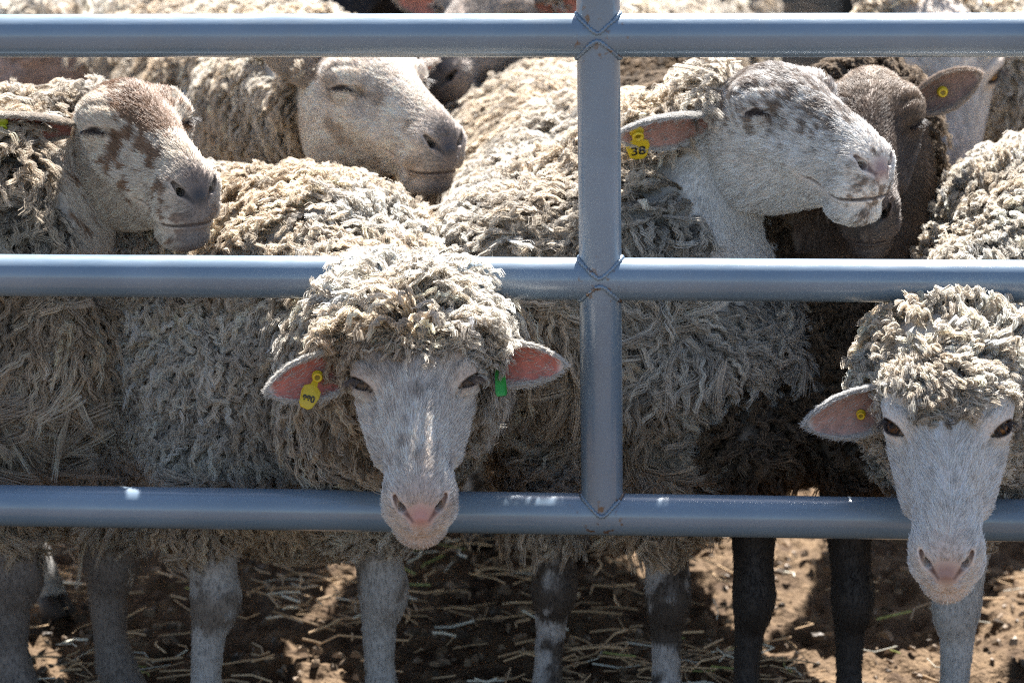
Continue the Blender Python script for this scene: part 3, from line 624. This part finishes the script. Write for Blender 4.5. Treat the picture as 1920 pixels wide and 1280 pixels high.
    for (V, F), path in zip(LV, lpaths):
        Fq = np.array([f for f in F if len(f) == 4]); LN = vert_normals(V, Fq)
        if ((LN*(V-V.mean(0)))[:, :2].sum(1)).mean() < 0: LN = -LN
        P, N, _ = sample(V, Fq, LN, 9000 if lod < 2 else 1200); short(P, N, np.tile([0, 0, -1.0], (len(P), 1)), .0055, lc(P)*(1+.18*RNG.normal(size=(len(P), 1))), .0003 if lod < 2 else .0008, .25)
    Q = np.concatenate([b[0] for b in hb_]); R = np.concatenate([b[1] for b in hb_]); C = np.concatenate([b[2] for b in hb_])
    curves_obj('short_hair', Q, R, C, M_HAIR, root, base)
    if g('collar'):
        c0 = nb*.45+nm*.55; ax = nrm(nm-nb); u_ = nrm(np.cross(ax, [0, 0, 1.0])); v_ = np.cross(ax, u_); th = np.linspace(0, 2*np.pi, 41)
        V, F = tube(c0+np.outer(np.cos(th), u_)*.145+np.outer(np.sin(th), v_)*.145, .014, 8, False, .35); mc, _, _ = mat('red_webbing', (.45, .03, .03), .7); mesh_obj('collar', V, F, mc, root, base)
    # lashes
    if lod < 2:
        qs = []
        for s in (-1, 1):
            n = 46; u = RNG.uniform(-.013, .013, n); eo = g('eye', 0)
            v0 = (.0052*eo*np.sqrt(np.clip(1-(u/.0135)**2, 0, 1))-.001) if eo else (-.004-.25*np.clip(u, -.01, .02))
            st = EYE_C+u[:, None]*EYE_T+v0[:, None]*EYE_U+EYE_N*np.sqrt(np.clip(.0188**2-u**2-v0**2, 0, 1))[:, None]
            sgn = -.55; tt = np.linspace(0, 1, 5)[None, :, None]; dirn = EYE_N+EYE_U*sgn+EYE_T*(u[:, None]*30)+RNG.normal(0, .15, (n, 3))
            q = st[:, None]+nrm(dirn)[:, None]*.010*tt+EYE_U*(-.003)*tt**2
            q[..., 0] *= s; qs.append(toW(q.reshape(-1, 3)).reshape(q.shape))
        q = np.concatenate(qs); lcol = np.array(g('lash', (.05, .035, .03))); curves_obj('eyelash', q, np.broadcast_to(np.linspace(.00032, .0001, 5)[None], q.shape[:2]), np.tile(lcol, (len(q), 1)), M_HAIR, root, base)
    # ear tags
    for tg in g('tags', []):
        ear = [e for e in eh if e[7] == tg['side']][0]; V, F, uu, vv, inner, d, op, s, bb, Le, We = ear
        u0, v0 = tg['uv']; i = np.argmin((uu-u0)**2+(vv-v0)**2+(1-inner)*9); ear_tag(V[i], d, op, tg, root, base)
    return root

def ear_tag(p, d, op, tg, root, base):
    c = np.array(tg['col']); p = p+op*tg.get('out', 0)*1.0; z = nrm(op*1.0+np.array(tg.get('tilt', (0, 0, 0)))); y = nrm(np.array(tg['down'], float)); y = nrm(y-z*(y@z)); x = np.cross(y, z)
    mb = MB(); k = tg.get('s', 1.0)
    W = lambda q: p+q[0]*x*k+q[1]*y*k+q[2]*z*k
    # button: flanged barrel with a hollow end
    pr = [(.0002, .002), (.0075, .002), (.0075, .0045), (.0055, .0055), (.0048, .011), (.0062, .012), (.0062, .0145), (.0046, .0150), (.0034, .0142), (.0032, .0115), (.0002, .0115)]
    n = 28; th = np.linspace(0, 2*np.pi, n, endpoint=False); V = []
    for r, h in pr: V += [W((r*math.cos(a), r*math.sin(a), h*.8)) for a in th]
    F = [[i*n+j, i*n+(j+1) % n, (i+1)*n+(j+1) % n, (i+1)*n+j] for i in range(len(pr)-1) for j in range(n)]
    mb.add(V, F, c)
    dk = c*.35; V = [W((.003*math.cos(a), .003*math.sin(a), .0098)) for a in th]; mb.add(V, [list(range(n))], dk)
    o = mb.obj('ear_tag', M_TAG, root, base); o['label'] = tg['label']
    if tg.get('flap', True):
        # flap: rounded shield hanging from a neck
        ol = tg.get('outline', [(-.0035, .003), (-.0045, .010), (-.0115, .014), (-.0125, .020), (-.0090, .034), (-.0050, .038), (.0050, .038), (.0090, .034), (.0125, .020), (.0115, .014), (.0045, .010), (.0035, .003)])
        fb = MB(); m = len(ol); L3 = lambda q, h: W((q[0], q[1], h+.013*math.sin(min(q[1], .04)/.04*1.6)*tg.get('bend', 1.0)))
        rings = []
        for h, s in ((.0016, .96), (.0022, 1.0), (.0034, 1.0), (.0040, .95)):
            cy = .02; rings.append([L3((q[0]*s, cy+(q[1]-cy)*s), h) for q in ol])
        V = [v for r in rings for v in r]; F = [[i*m+j, i*m+(j+1) % m, (i+1)*m+(j+1) % m, (i+1)*m+j] for i in range(3) for j in range(m)]+[list(range(m))[::-1], list(range(3*m, 4*m))]
        fb.add(V, F, c)
        if tg.get('text'):
            cu = bpy.data.curves.new('t', 'FONT'); cu.body = tg['text']; cu.size = tg.get('tsize', .015); cu.align_x = 'CENTER'; cu.align_y = 'CENTER'; cu.offset = .0003
            ob = bpy.data.objects.new('t', cu); COL.objects.link(ob); bpy.context.view_layer.update(); me = ob.to_mesh()
            cs, sn = math.cos(tg.get('trot', 0)), math.sin(tg.get('trot', 0)); V = [L3(((v.co.x*cs-v.co.y*sn), .0255-(v.co.x*sn+v.co.y*cs)), .0044) for v in me.vertices]
            V = [L3((-(v.co.x*cs-v.co.y*sn)*tg.get('flip', 1), .0255-(v.co.x*sn+v.co.y*cs)), .0044) for v in me.vertices]
            fb.add(V, [list(q.vertices) for q in me.polygons], np.array([.02, .018, .015])); ob.to_mesh_clear(); bpy.data.objects.remove(ob); bpy.data.curves.remove(cu)
        f = fb.obj('tag_flap', M_TAG, o, base, smooth=False); f.location = (0, 0, 0)

# ------------------------------------------------------------------ sheep: looks
def face_plain(c, nosecol=None, seed=1, var=.10, top=None, spots=None):
    c = np.array(c)
    def f(L):
        o = np.tile(c, (len(L), 1))*(1+var*vn(L, .02, seed)[:, None]+var*.8*vn(L, .007, seed+1)[:, None])
        if top is not None:
            k = np.clip((.07-L[:, 1])/.06, 0, 1)*np.clip((L[:, 2]-.0)/.04, 0, 1); o = o*(1-k[:, None])+np.array(top)*k[:, None]
        if spots is not None:
            k = np.clip((.6*vn(L, .03, spots[1])+.5*vn(L, .011, spots[1]+1)-.12)/.3, 0, 1)[:, None]*.7; o = o*(1-k)+np.array(spots[0])*k
        if nosecol is not None:
            k = np.clip((L[:, 1]-.155)/.03, 0, 1)*np.clip(1.2-np.abs(L[:, 0])/.035, 0, 1)
            o = o*(1-k[:, None])+np.array(nosecol)*k[:, None]
        return o
    return f
def face_patch(c, p, bias, seed, zone, soft=.12, scale=.022, nosecol=None):
    c, p = np.array(c), np.array(p)
    def f(L):
        n = .6*vn(L, scale, seed)+.45*vn(L, scale*.4, seed+1)+.25*vn(L, scale*.17, seed+2)+zone(L)+bias
        k = np.clip(n/soft, 0, 1)[:, None]; o = c*(1-k)+p*k; o = o*(1+.08*vn(L, .012, seed+5)[:, None])
        if nosecol is not None:
            q = np.clip((L[:, 1]-.160)/.025, 0, 1)*np.clip(1.3-np.abs(L[:, 0])/.03, 0, 1); o = o*(1-q[:, None])+np.array(nosecol)*q[:, None]
        return o
    return f
def mask_bare(L): return (L[:, 1] < -.060+.008*vn(L, .02, 3)).astype(float)
def mask_top(edge, lo=.012, k=.5, cheek=-.035):
    def f(L):
        e = edge+.012*vn(L, .015, 9)-k*np.abs(L[:, 0])
        return (((L[:, 1] < e) & (L[:, 2] > lo) & (np.abs(L[:, 0]) < .05)) | (L[:, 1] < cheek+.010*vn(L, .015, 3)+.3*np.clip(-.02-L[:, 2], 0, .03))).astype(float)
    return f
Cw = (.52, .50, .47)
def leg_mottle(a, b, seed, bias=0.0, topz=.2):
    a, b = np.array(a), np.array(b)
    def f(P):
        k = np.clip((.8*vn(P, .03, seed)+.5*vn(P, .011, seed+1)+bias+.5*np.exp(-((P[:, 2]-.16)/.035)**2))/.2, 0, 1)[:, None]; return a*(1-k)+b*k
    return f
def leg_plain(c, seed=1):
    return lambda P: np.tile(c, (len(P), 1))*(1+.18*vn(P, .03, seed)[:, None])

YEL, GRN = (.62, .43, .02), (.03, .30, .045)
FLOCK = [
 dict(seed=1, label='woolly sheep pushing its pale grey face through the gate, one green and one yellow tag',
      S=(-.235, .265), H=(-.61, .53), z=-.06, br=.152, anchor=(.0573, .0479, .0383), pix=(670, 717, -.13), dir=(85, 46, 1), up=(0, 1, 1), hs=(.94, .92, 1.0), eye=.66, tkz=.026, fluff=.5,
      nmid=(-.130, .085, .425), tz=.27, nr=(.11, .094, .070), legscale=.86,
      face=face_plain((.76, .69, .61), (.64, .55, .49), 3, .14, top=(.50, .42, .35), spots=((.46, .385, .32), 77)), woolmask=mask_top(.026, cheek=.004), topknot=True, wool=(.50, .45, .385), nose=(.50, .27, .24),
      neckcut=.02, topflow=lambda L: np.where(L[:, 2:3] > .012, np.stack([L[:, 0]*22, .30+0*L[:, 1], .25+0*L[:, 2]], -1), np.stack([np.sign(L[:, 0])*.7, .35+0*L[:, 1], -1+0*L[:, 2]], -1)), tk=dict(L=.040, H=.022, r=.0042),
      style=dict(L=.036, H=.018, A=.0028, wl=.014, swirl=1.2, back=.4, hang=.5), feet=[(-.325, .13), (-.135, .16)],
      ears=[((-1, .12, -.30), (.05, .95, -.25), .096, .0225, (.050, -.006, .020)), ((1, .12, -.06), (-.05, .95, -.30), .098, .0225, (.050, -.006, .020))], ear_out=(.66, .62, .56), ear_in=(.50, .17, .13),
      iris=(.17, .115, .07), lash=(.16, .12, .10), legcol=leg_mottle((.42, .40, .38), (.20, .17, .145), 7, -.25), nostril=(.12, .06, .055),
      tags=[dict(side=1, uv=(.50, .0), s=.74, out=.005, col=YEL, down=(-.5, 0, -1), text='880', tsize=.0105, label='yellow numbered ear tag', trot=.2, bend=2.2),
            dict(side=-1, uv=(.36, -.1), s=.85, out=.006, col=GRN, down=(.12, 0, -1), label='green ear tag', outline=[(-.003, .003), (-.0055, .010), (-.0065, .030), (-.005, .034), (.005, .034), (.0065, .030), (.0055, .010), (.003, .003)], bend=2.2)]),
 dict(seed=2, label='white faced sheep with curly forehead and dark open eyes, head out through the gate',
      S=(.62, .33), H=(.95, .74), z=-.03, anchor=(.0573, .0479, .0383), pix=(1667, 798, -.15), dir=(99, 42, -6.6), up=(0, 1, 1), hs=(.93, .95, 1.04), eye=.84,
      legscale=.86, nmid=(.46, .075, .395), tz=.27, nr=(.11, .084, .062),
      face=face_plain((.85, .80, .735), (.74, .66, .61), 4, .05), woolmask=mask_top(.056, k=1.25, cheek=-.006), topknot=True, fluff=.2, wool=(.47, .43, .37), nose=(.36, .23, .205),
      neckcut=.015, topflow=lambda L: np.where(L[:, 2:3] > .012, np.stack([L[:, 0]*25, .2+0*L[:, 1], L[:, 2]*4], -1), np.stack([np.sign(L[:, 0])*.7, .2+0*L[:, 1], -1+0*L[:, 2]], -1)), tk=dict(L=.020, H=.010, A=.0042, wl=.013, r=.0036), tkz=.004,
      style=dict(L=.022, H=.019, A=.0042, wl=.015, swirl=2.0, back=.2, grav=.5), feet=[(.455, .10), (.62, .14)],
      ears=[((-1, .1, -.26), (-.1, .9, -.45), .098, .0250), ((1, .1, .05), (.1, .8, -.5), .090, .0245)], ear_out=(.60, .58, .55), ear_in=(.40, .24, .20),
      iris=(.20, .09, .03), lash=(.06, .045, .04), legcol=leg_plain((.50, .49, .48)), nostril=(.10, .05, .045),
      tags=[dict(side=1, uv=(.45, -.2), col=YEL, down=(-1, 0, -.5), flap=False, s=.6, label='small yellow ear tag')]),
 dict(seed=3, label='dozing sheep with rusty brown blotched face and dark nose above the middle rail',
      S=(-.605, .275), H=(-1.12, .47), z=.01, anchor=(.0573, .0479, .0383), pix=(175, 237, .17), dir=(31.5, 49, -2), up=(0, .208, .978), hs=(.97, .87, 1.10), nmid=(-.515, .36, .555), nr=(.115, .080, .052), neckcut=-.055, eye=0,
      face=face_patch((.70, .61, .50), (.27, .165, .10), -.30, 21, lambda L: .75*np.clip(1-(np.abs(L[:, 0])/.05)**2, 0, 1)*np.clip((L[:, 2]+.0)/.03, -.6, 1)*np.clip((.15-L[:, 1])/.05, -1, 1), nosecol=(.24, .20, .18)), woolmask=mask_bare,
      wool=(.38, .33, .27), nose=(.045, .04, .042), nostril=(.02, .015, .015), style=dict(L=.050, H=.020, A=.0026, wl=.018, r=.0055, swirl=.9, back=.1, hang=1.2), feet=[(-.435, .27), (-.54, .22)],
      ears=[((-1, .62, .10), (.15, .55, -.80), .105, .021, (.054, -.016, .024)), ((-.1, -1, .0), (.2, .6, -.8), .07, .02)], ear_out=(.50, .44, .37), legcol=leg_plain((.20, .17, .15)),
      tags=[dict(side=1, uv=(.75, 0), col=(.45, .50, .03), down=(0, 0, -1), flap=False, label='yellow green ear tag')]),
 dict(seed=4, label='sheep with closed eyes and grey speckled nose in profile, head right beside the gate upright',
      S=(.145, .345), H=(.05, .93), z=-.035, br=.160, anchor=(.0573, .0479, .0383), pix=(1416, 202, .17), dir=(24.5, 47, -2), up=(0, .208, .978), hs=(1.02, .86, 1.09), neckcut=-.055, eye=0,
      tz=.27, extra=[((.03, .255, .445), (.06, .5, .445), .125, .125), ((.215, .27, .37), (.21, .5, .38), .10, .12)], nmid=(.170, .33, .555), nr=(.115, .088, .058), throat=.15,
      face=face_patch((.78, .74, .69), (.24, .19, .155), -.20, 33, lambda L: .50*np.clip((L[:, 2]-.005)/.03, -.8, 1)*np.clip((.165-L[:, 1])/.03, -1, 1), soft=.45, scale=.008), woolmask=mask_bare,
      legscale=.84, wool=(.42, .37, .31), nose=(.30, .20, .185), nostril=(.07, .035, .035), style=dict(L=.040, H=.018, A=.0026, wl=.016, r=.0050, swirl=1.1, back=.1, hang=1.3), feet=[(.035, .17), (.165, .14)],
      ears=[((-1, .38, -.13), (.15, .65, -.75), .108, .024, (.052, -.038, .012)), ((.3, -1, .3), (.3, .6, -.8), .10, .023)], ear_out=(.60, .57, .53), ear_in=(.42, .22, .17),
      legcol=leg_mottle((.42, .40, .39), (.075, .06, .05), 17, .05), tags=[dict(side=1, uv=(.80, .1), col=YEL, down=(.15, 0, -1), text='38', label='yellow numbered ear tag', tsize=.016, bend=.2)]),
 dict(seed=5, lod=0, label='cream sheep with closed eyes and black nose resting its chin on a woolly back',
      S=(-.34, 1.12), H=(-.50, 1.62), z=.04, anchor=(.0573, .0479, .0383), pix=(640, 158, .43), dir=(30, 45, 0), up=(0, .208, .978), hs=(1.03, .89, 1.03), nr=(.115, .085, .056), neckcut=-.055, eye=0,
      face=face_plain((.80, .70, .60), (.19, .165, .155), 6, .13, spots=((.36, .27, .19), 51)), woolmask=mask_bare, wool=(.40, .33, .25), nose=(.05, .045, .05), nostril=(.02, .015, .015),
      style=dict(L=.030, H=.018, A=.003, wl=.018, swirl=1.2), ears=[((-.8, .0, .75), (.1, -.9, .2), .09, .022, (.05, -.03, .02)), ((.6, -1, .5), (.2, .6, -.8), .10, .023)], ear_out=(.45, .37, .30), legcol=leg_plain((.25, .20, .17))),
 dict(seed=6, lod=0, label='dark brown faced sheep with one ear raised, muzzle under the chin of the speckled sheep',
      S=(.33, .43), H=(.18, .92), z=.02, tz=.33, br=.14, anchor=(0, .197, -.010), pix=(1628, 434, .17), dir=(102, 54, -6), up=(0, 1, 1), hs=(.89, .98, 1.0), eye=0, nr=(.11, .075, .050), fluff=.3,
      face=face_plain((.125, .085, .06), (.10, .085, .078), 8, .2, top=(.25, .175, .115)), woolmask=mask_bare, wool=(.25, .195, .145), nose=(.03, .026, .026), nostril=(.01, .01, .01),
      bright=False, style=dict(L=.034, H=.018, A=.003, wl=.018), feet=[(.245, .12), (.358, .12)], ears=[((-1, -.6, .1), (.1, .7, -.7), .07, .02), ((1, -.05, .50), (-.1, .95, -.3), .084, .021)], ear_out=(.42, .33, .26), ear_in=(.22, .13, .10), legcol=leg_plain((.030, .024, .021)), legscale=.76,
      tags=[dict(side=-1, uv=(.5, 0), col=YEL, down=(0, 0, -1), flap=False, s=.8, label='yellow button ear tag')]),
 dict(seed=7, lod=1, label='white faced sheep with amber open eyes standing behind the dark brown faced sheep',
      S=(.72, 1.44), H=(.80, 1.95), z=.02, anchor=(-.0573, .0479, .0383), pix=(1874, 140, .98), dir=(86, 30, 10), up=(0, 1, 1), hs=(1.24, 1.18, 1.18), eye=1.1,
      face=face_plain((.70, .62, .54), (.4, .34, .30), 12, .12), woolmask=mask_bare, wool=(.50, .45, .38), style=dict(L=.026, H=.02, A=.004, wl=.016, swirl=1.5),
      ears=[((-1, -.4, .0), (.1, .8, -.5), .10, .024), ((1, -.4, .1), (.1, .8, -.5), .10, .024)], ear_out=(.5, .44, .38), iris=(.34, .17, .04)),
 dict(seed=8, lod=1, label='sheep with dark nose half hidden behind the cream sheep that rests its chin',
      S=(.10, 1.40), H=(.24, 1.95), z=.03, anchor=(0, .190, -.01), pix=(818, 165, .90), dir=(128, 50, 0), up=(0, .4, 1), hs=(1.05, 1.0, 1.05), eye=0,
      face=face_plain((.42, .35, .29), (.08, .07, .07), 14, .15), woolmask=mask_bare, wool=(.46, .40, .33), nose=(.03, .028, .03), nostril=(.01, .01, .01), style=dict(L=.03, H=.02, A=.004, wl=.018),
      ears=[((-1, -.4, .1), (.1, .8, -.5), .10, .024), ((1, -.4, .1), (.1, .8, -.5), .10, .024)], legcol=leg_plain((.12, .10, .09))),
 dict(seed=9, lod=2, label='pinkish faced sheep looking left behind the dozing sheep with the blotched face',
      S=(-.82, 1.75), H=(-1.05, 2.3), z=.02, anchor=(0, .034, .032), pix=(60, 95, 1.35), dir=(160, 10, 0), up=(0, .2, 1), eye=0,
      face=face_plain((.42, .31, .25), None, 15, .15), woolmask=mask_bare, wool=(.50, .45, .38), style=dict(L=.03, H=.022, A=.004, wl=.02), ears=[((-1, .4, .1), (.1, .8, -.5), .10, .024), ((1, -.4, .1), (.1, .8, -.5), .10, .024)], legcol=leg_plain((.1, .08, .07))),
 dict(seed=10, lod=2, label='black sheep with white ears and red collar standing far behind above the top rail',
      S=(-.16, 2.30), H=(-.12, 2.85), z=.05, anchor=(0, .034, .032), pix=(650, -60, 1.95), dir=(105, 30, 0), up=(0, .6, 1), eye=0, bright=False,
      face=face_plain((.02, .018, .02), None, 16, .1), woolmask=mask_bare, wool=(.022, .020, .026), style=dict(L=.025, H=.016, A=.003, wl=.02), ears=[((-1, .1, -.25), (.1, .8, -.5), .11, .026), ((1, .1, -.1), (.1, .8, -.5), .10, .024)], ear_out=(.6, .58, .52), legcol=leg_plain((.02, .02, .02)), collar=True),
 dict(seed=11, lod=2, label='cream woolled sheep far behind, its back above the top rail next to the upright',
      S=(.38, 3.15), H=(.10, 2.75), z=.05, anchor=(0, .034, .032), pix=(1330, -150, 3.4), dir=(30, -20, 0), up=(0, .2, 1), eye=0,
      face=face_plain((.42, .36, .3), None, 17, .1), woolmask=mask_bare, wool=(.5, .45, .38), style=dict(L=.03, H=.022, A=.004, wl=.02), ears=[((-1, -.4, .1), (.1, .8, -.5), .10, .024), ((1, -.4, .1), (.1, .8, -.5), .10, .024)], legcol=leg_plain((.1, .08, .07))),
]

for sp in FLOCK:
    r = sheep(sp)

# ------------------------------------------------------------------ fence far behind
def back_fence():
    g = empty('wooden_fence', (0, 9.0, 0)); tag(g, 'dark weathered timber post and board fence far behind the flock', 'fence')
    m, t, b = mat('weathered_timber', (.06, .05, .042), .9)
    n = t.nodes.new('ShaderNodeTexNoise'); n.inputs['Scale'].default_value = 6; cr = t.nodes.new('ShaderNodeValToRGB'); cr.color_ramp.elements[0].color = (.018, .015, .013, 1); cr.color_ramp.elements[1].color = (.09, .075, .06, 1)
    t.links.new(n.outputs[0], cr.inputs[0]); t.links.new(cr.outputs[0], b.inputs['Base Color'])
    for k, x in enumerate([-6.6, -4.4, -2.2, -1.5, .576, 1.04, 1.5, 3.0, 5.0, 7.0]):
        mb = MB(); h = 1.35; V, F = tube([(x, 9, -.1), (x+.01, 9, .6), (x, 9.01, h)], [.085, .078, .07], 12); mb.add(V, F); mb.obj('post', m, g, (0, 9.0, 0))
    for z in (.5, .85, 1.15):
        mb = MB(); V, F = tube([(-8, 9.1, z), (0, 9.1, z+.01), (8.5, 9.1, z)], .05, 4, True, .4); mb.add(V, F); mb.obj('board', m, g, (0, 9.0, 0), smooth=False)
back_fence()

def tree(x, y, h, cr, seed, label):  # out-of-view row, added only to shade the far ground
    r = np.random.default_rng(seed); g = empty('tree', (x, y, 0)); tag(g, label, 'tree', 'trees behind the pen')
    mbk, t, b = mat('bark', (.07, .055, .045), .9); n = t.nodes.new('ShaderNodeTexNoise'); n.inputs['Scale'].default_value = 14; bu = t.nodes.new('ShaderNodeBump'); bu.inputs['Distance'].default_value = .03
    t.links.new(n.outputs[0], bu.inputs['Height']); t.links.new(bu.outputs[0], b.inputs['Normal'])
    tk = MB(); zz = np.linspace(0, h*.62, 12); p = np.stack([.08*np.sin(zz*1.3+seed), .08*np.cos(zz*.9), zz-.05], 1); V, F = tube(p, np.linspace(.17, .06, 12), 12); tk.add(V, F); tips = []
    for k in range(9):
        a = r.uniform(0, 6.28); b0 = p[int(r.integers(5, 11))]; e = b0+np.array([math.cos(a)*cr*.7, math.sin(a)*cr*.7, r.uniform(.5, 1.6)]); q = np.stack([b0+(e-b0)*u+[0, 0, .3*math.sin(u*3)] for u in np.linspace(0, 1, 6)])
        V, F = tube(q, np.linspace(.06, .02, 6), 7); tk.add(V, F); tips.append(e)
    o = tk.obj('trunk', mbk, g, (0, 0, 0))
    cs = np.array(tips+[p[-1]+r.normal(0, .6, 3) for _ in range(8)]+[[0, 0, h*.8]]); n = 9000; c = cs[r.integers(0, len(cs), n)]+nrm(r.normal(size=(n, 3)))*(r.random((n, 1))**.5)*cr*.42*np.array([1, 1, .8])
    u = nrm(r.normal(size=(n, 3))); v = nrm(np.cross(u, r.normal(size=(n, 3)))); s_ = r.uniform(.05, .11, (n, 1)); V = np.stack([c-u*s_, c+v*s_*.5, c+u*s_, c-v*s_*.5], 1).reshape(-1, 3)
    F = np.arange(n*4).reshape(n, 4); mesh_obj('crown', V, F, mlf, g, (0, 0, 0), np.repeat(np.array([.055, .085, .03])*r.uniform(.5, 1.4, (n, 1)), 4, 0), smooth=False)
mlf = attr_mat('leaves', .6, .3)
for i, (x, y, h, cr) in enumerate([(-4.6, 12.4, 6.0, 2.6), (-1.9, 13.0, 6.8, 3.0), (.9, 12.3, 6.2, 2.8), (3.6, 13.0, 6.6, 2.9), (6.4, 12.3, 6, 2.6)]):
    tree(x, y, h, cr, 40+i, ['leafy tree shading the far ground, leftmost of the row', 'taller leafy tree standing second from left in the row', 'leafy tree in the middle of the row behind the fence', 'leafy tree second from right in the row behind the fence', 'leafy tree at the right end of the row'][i])
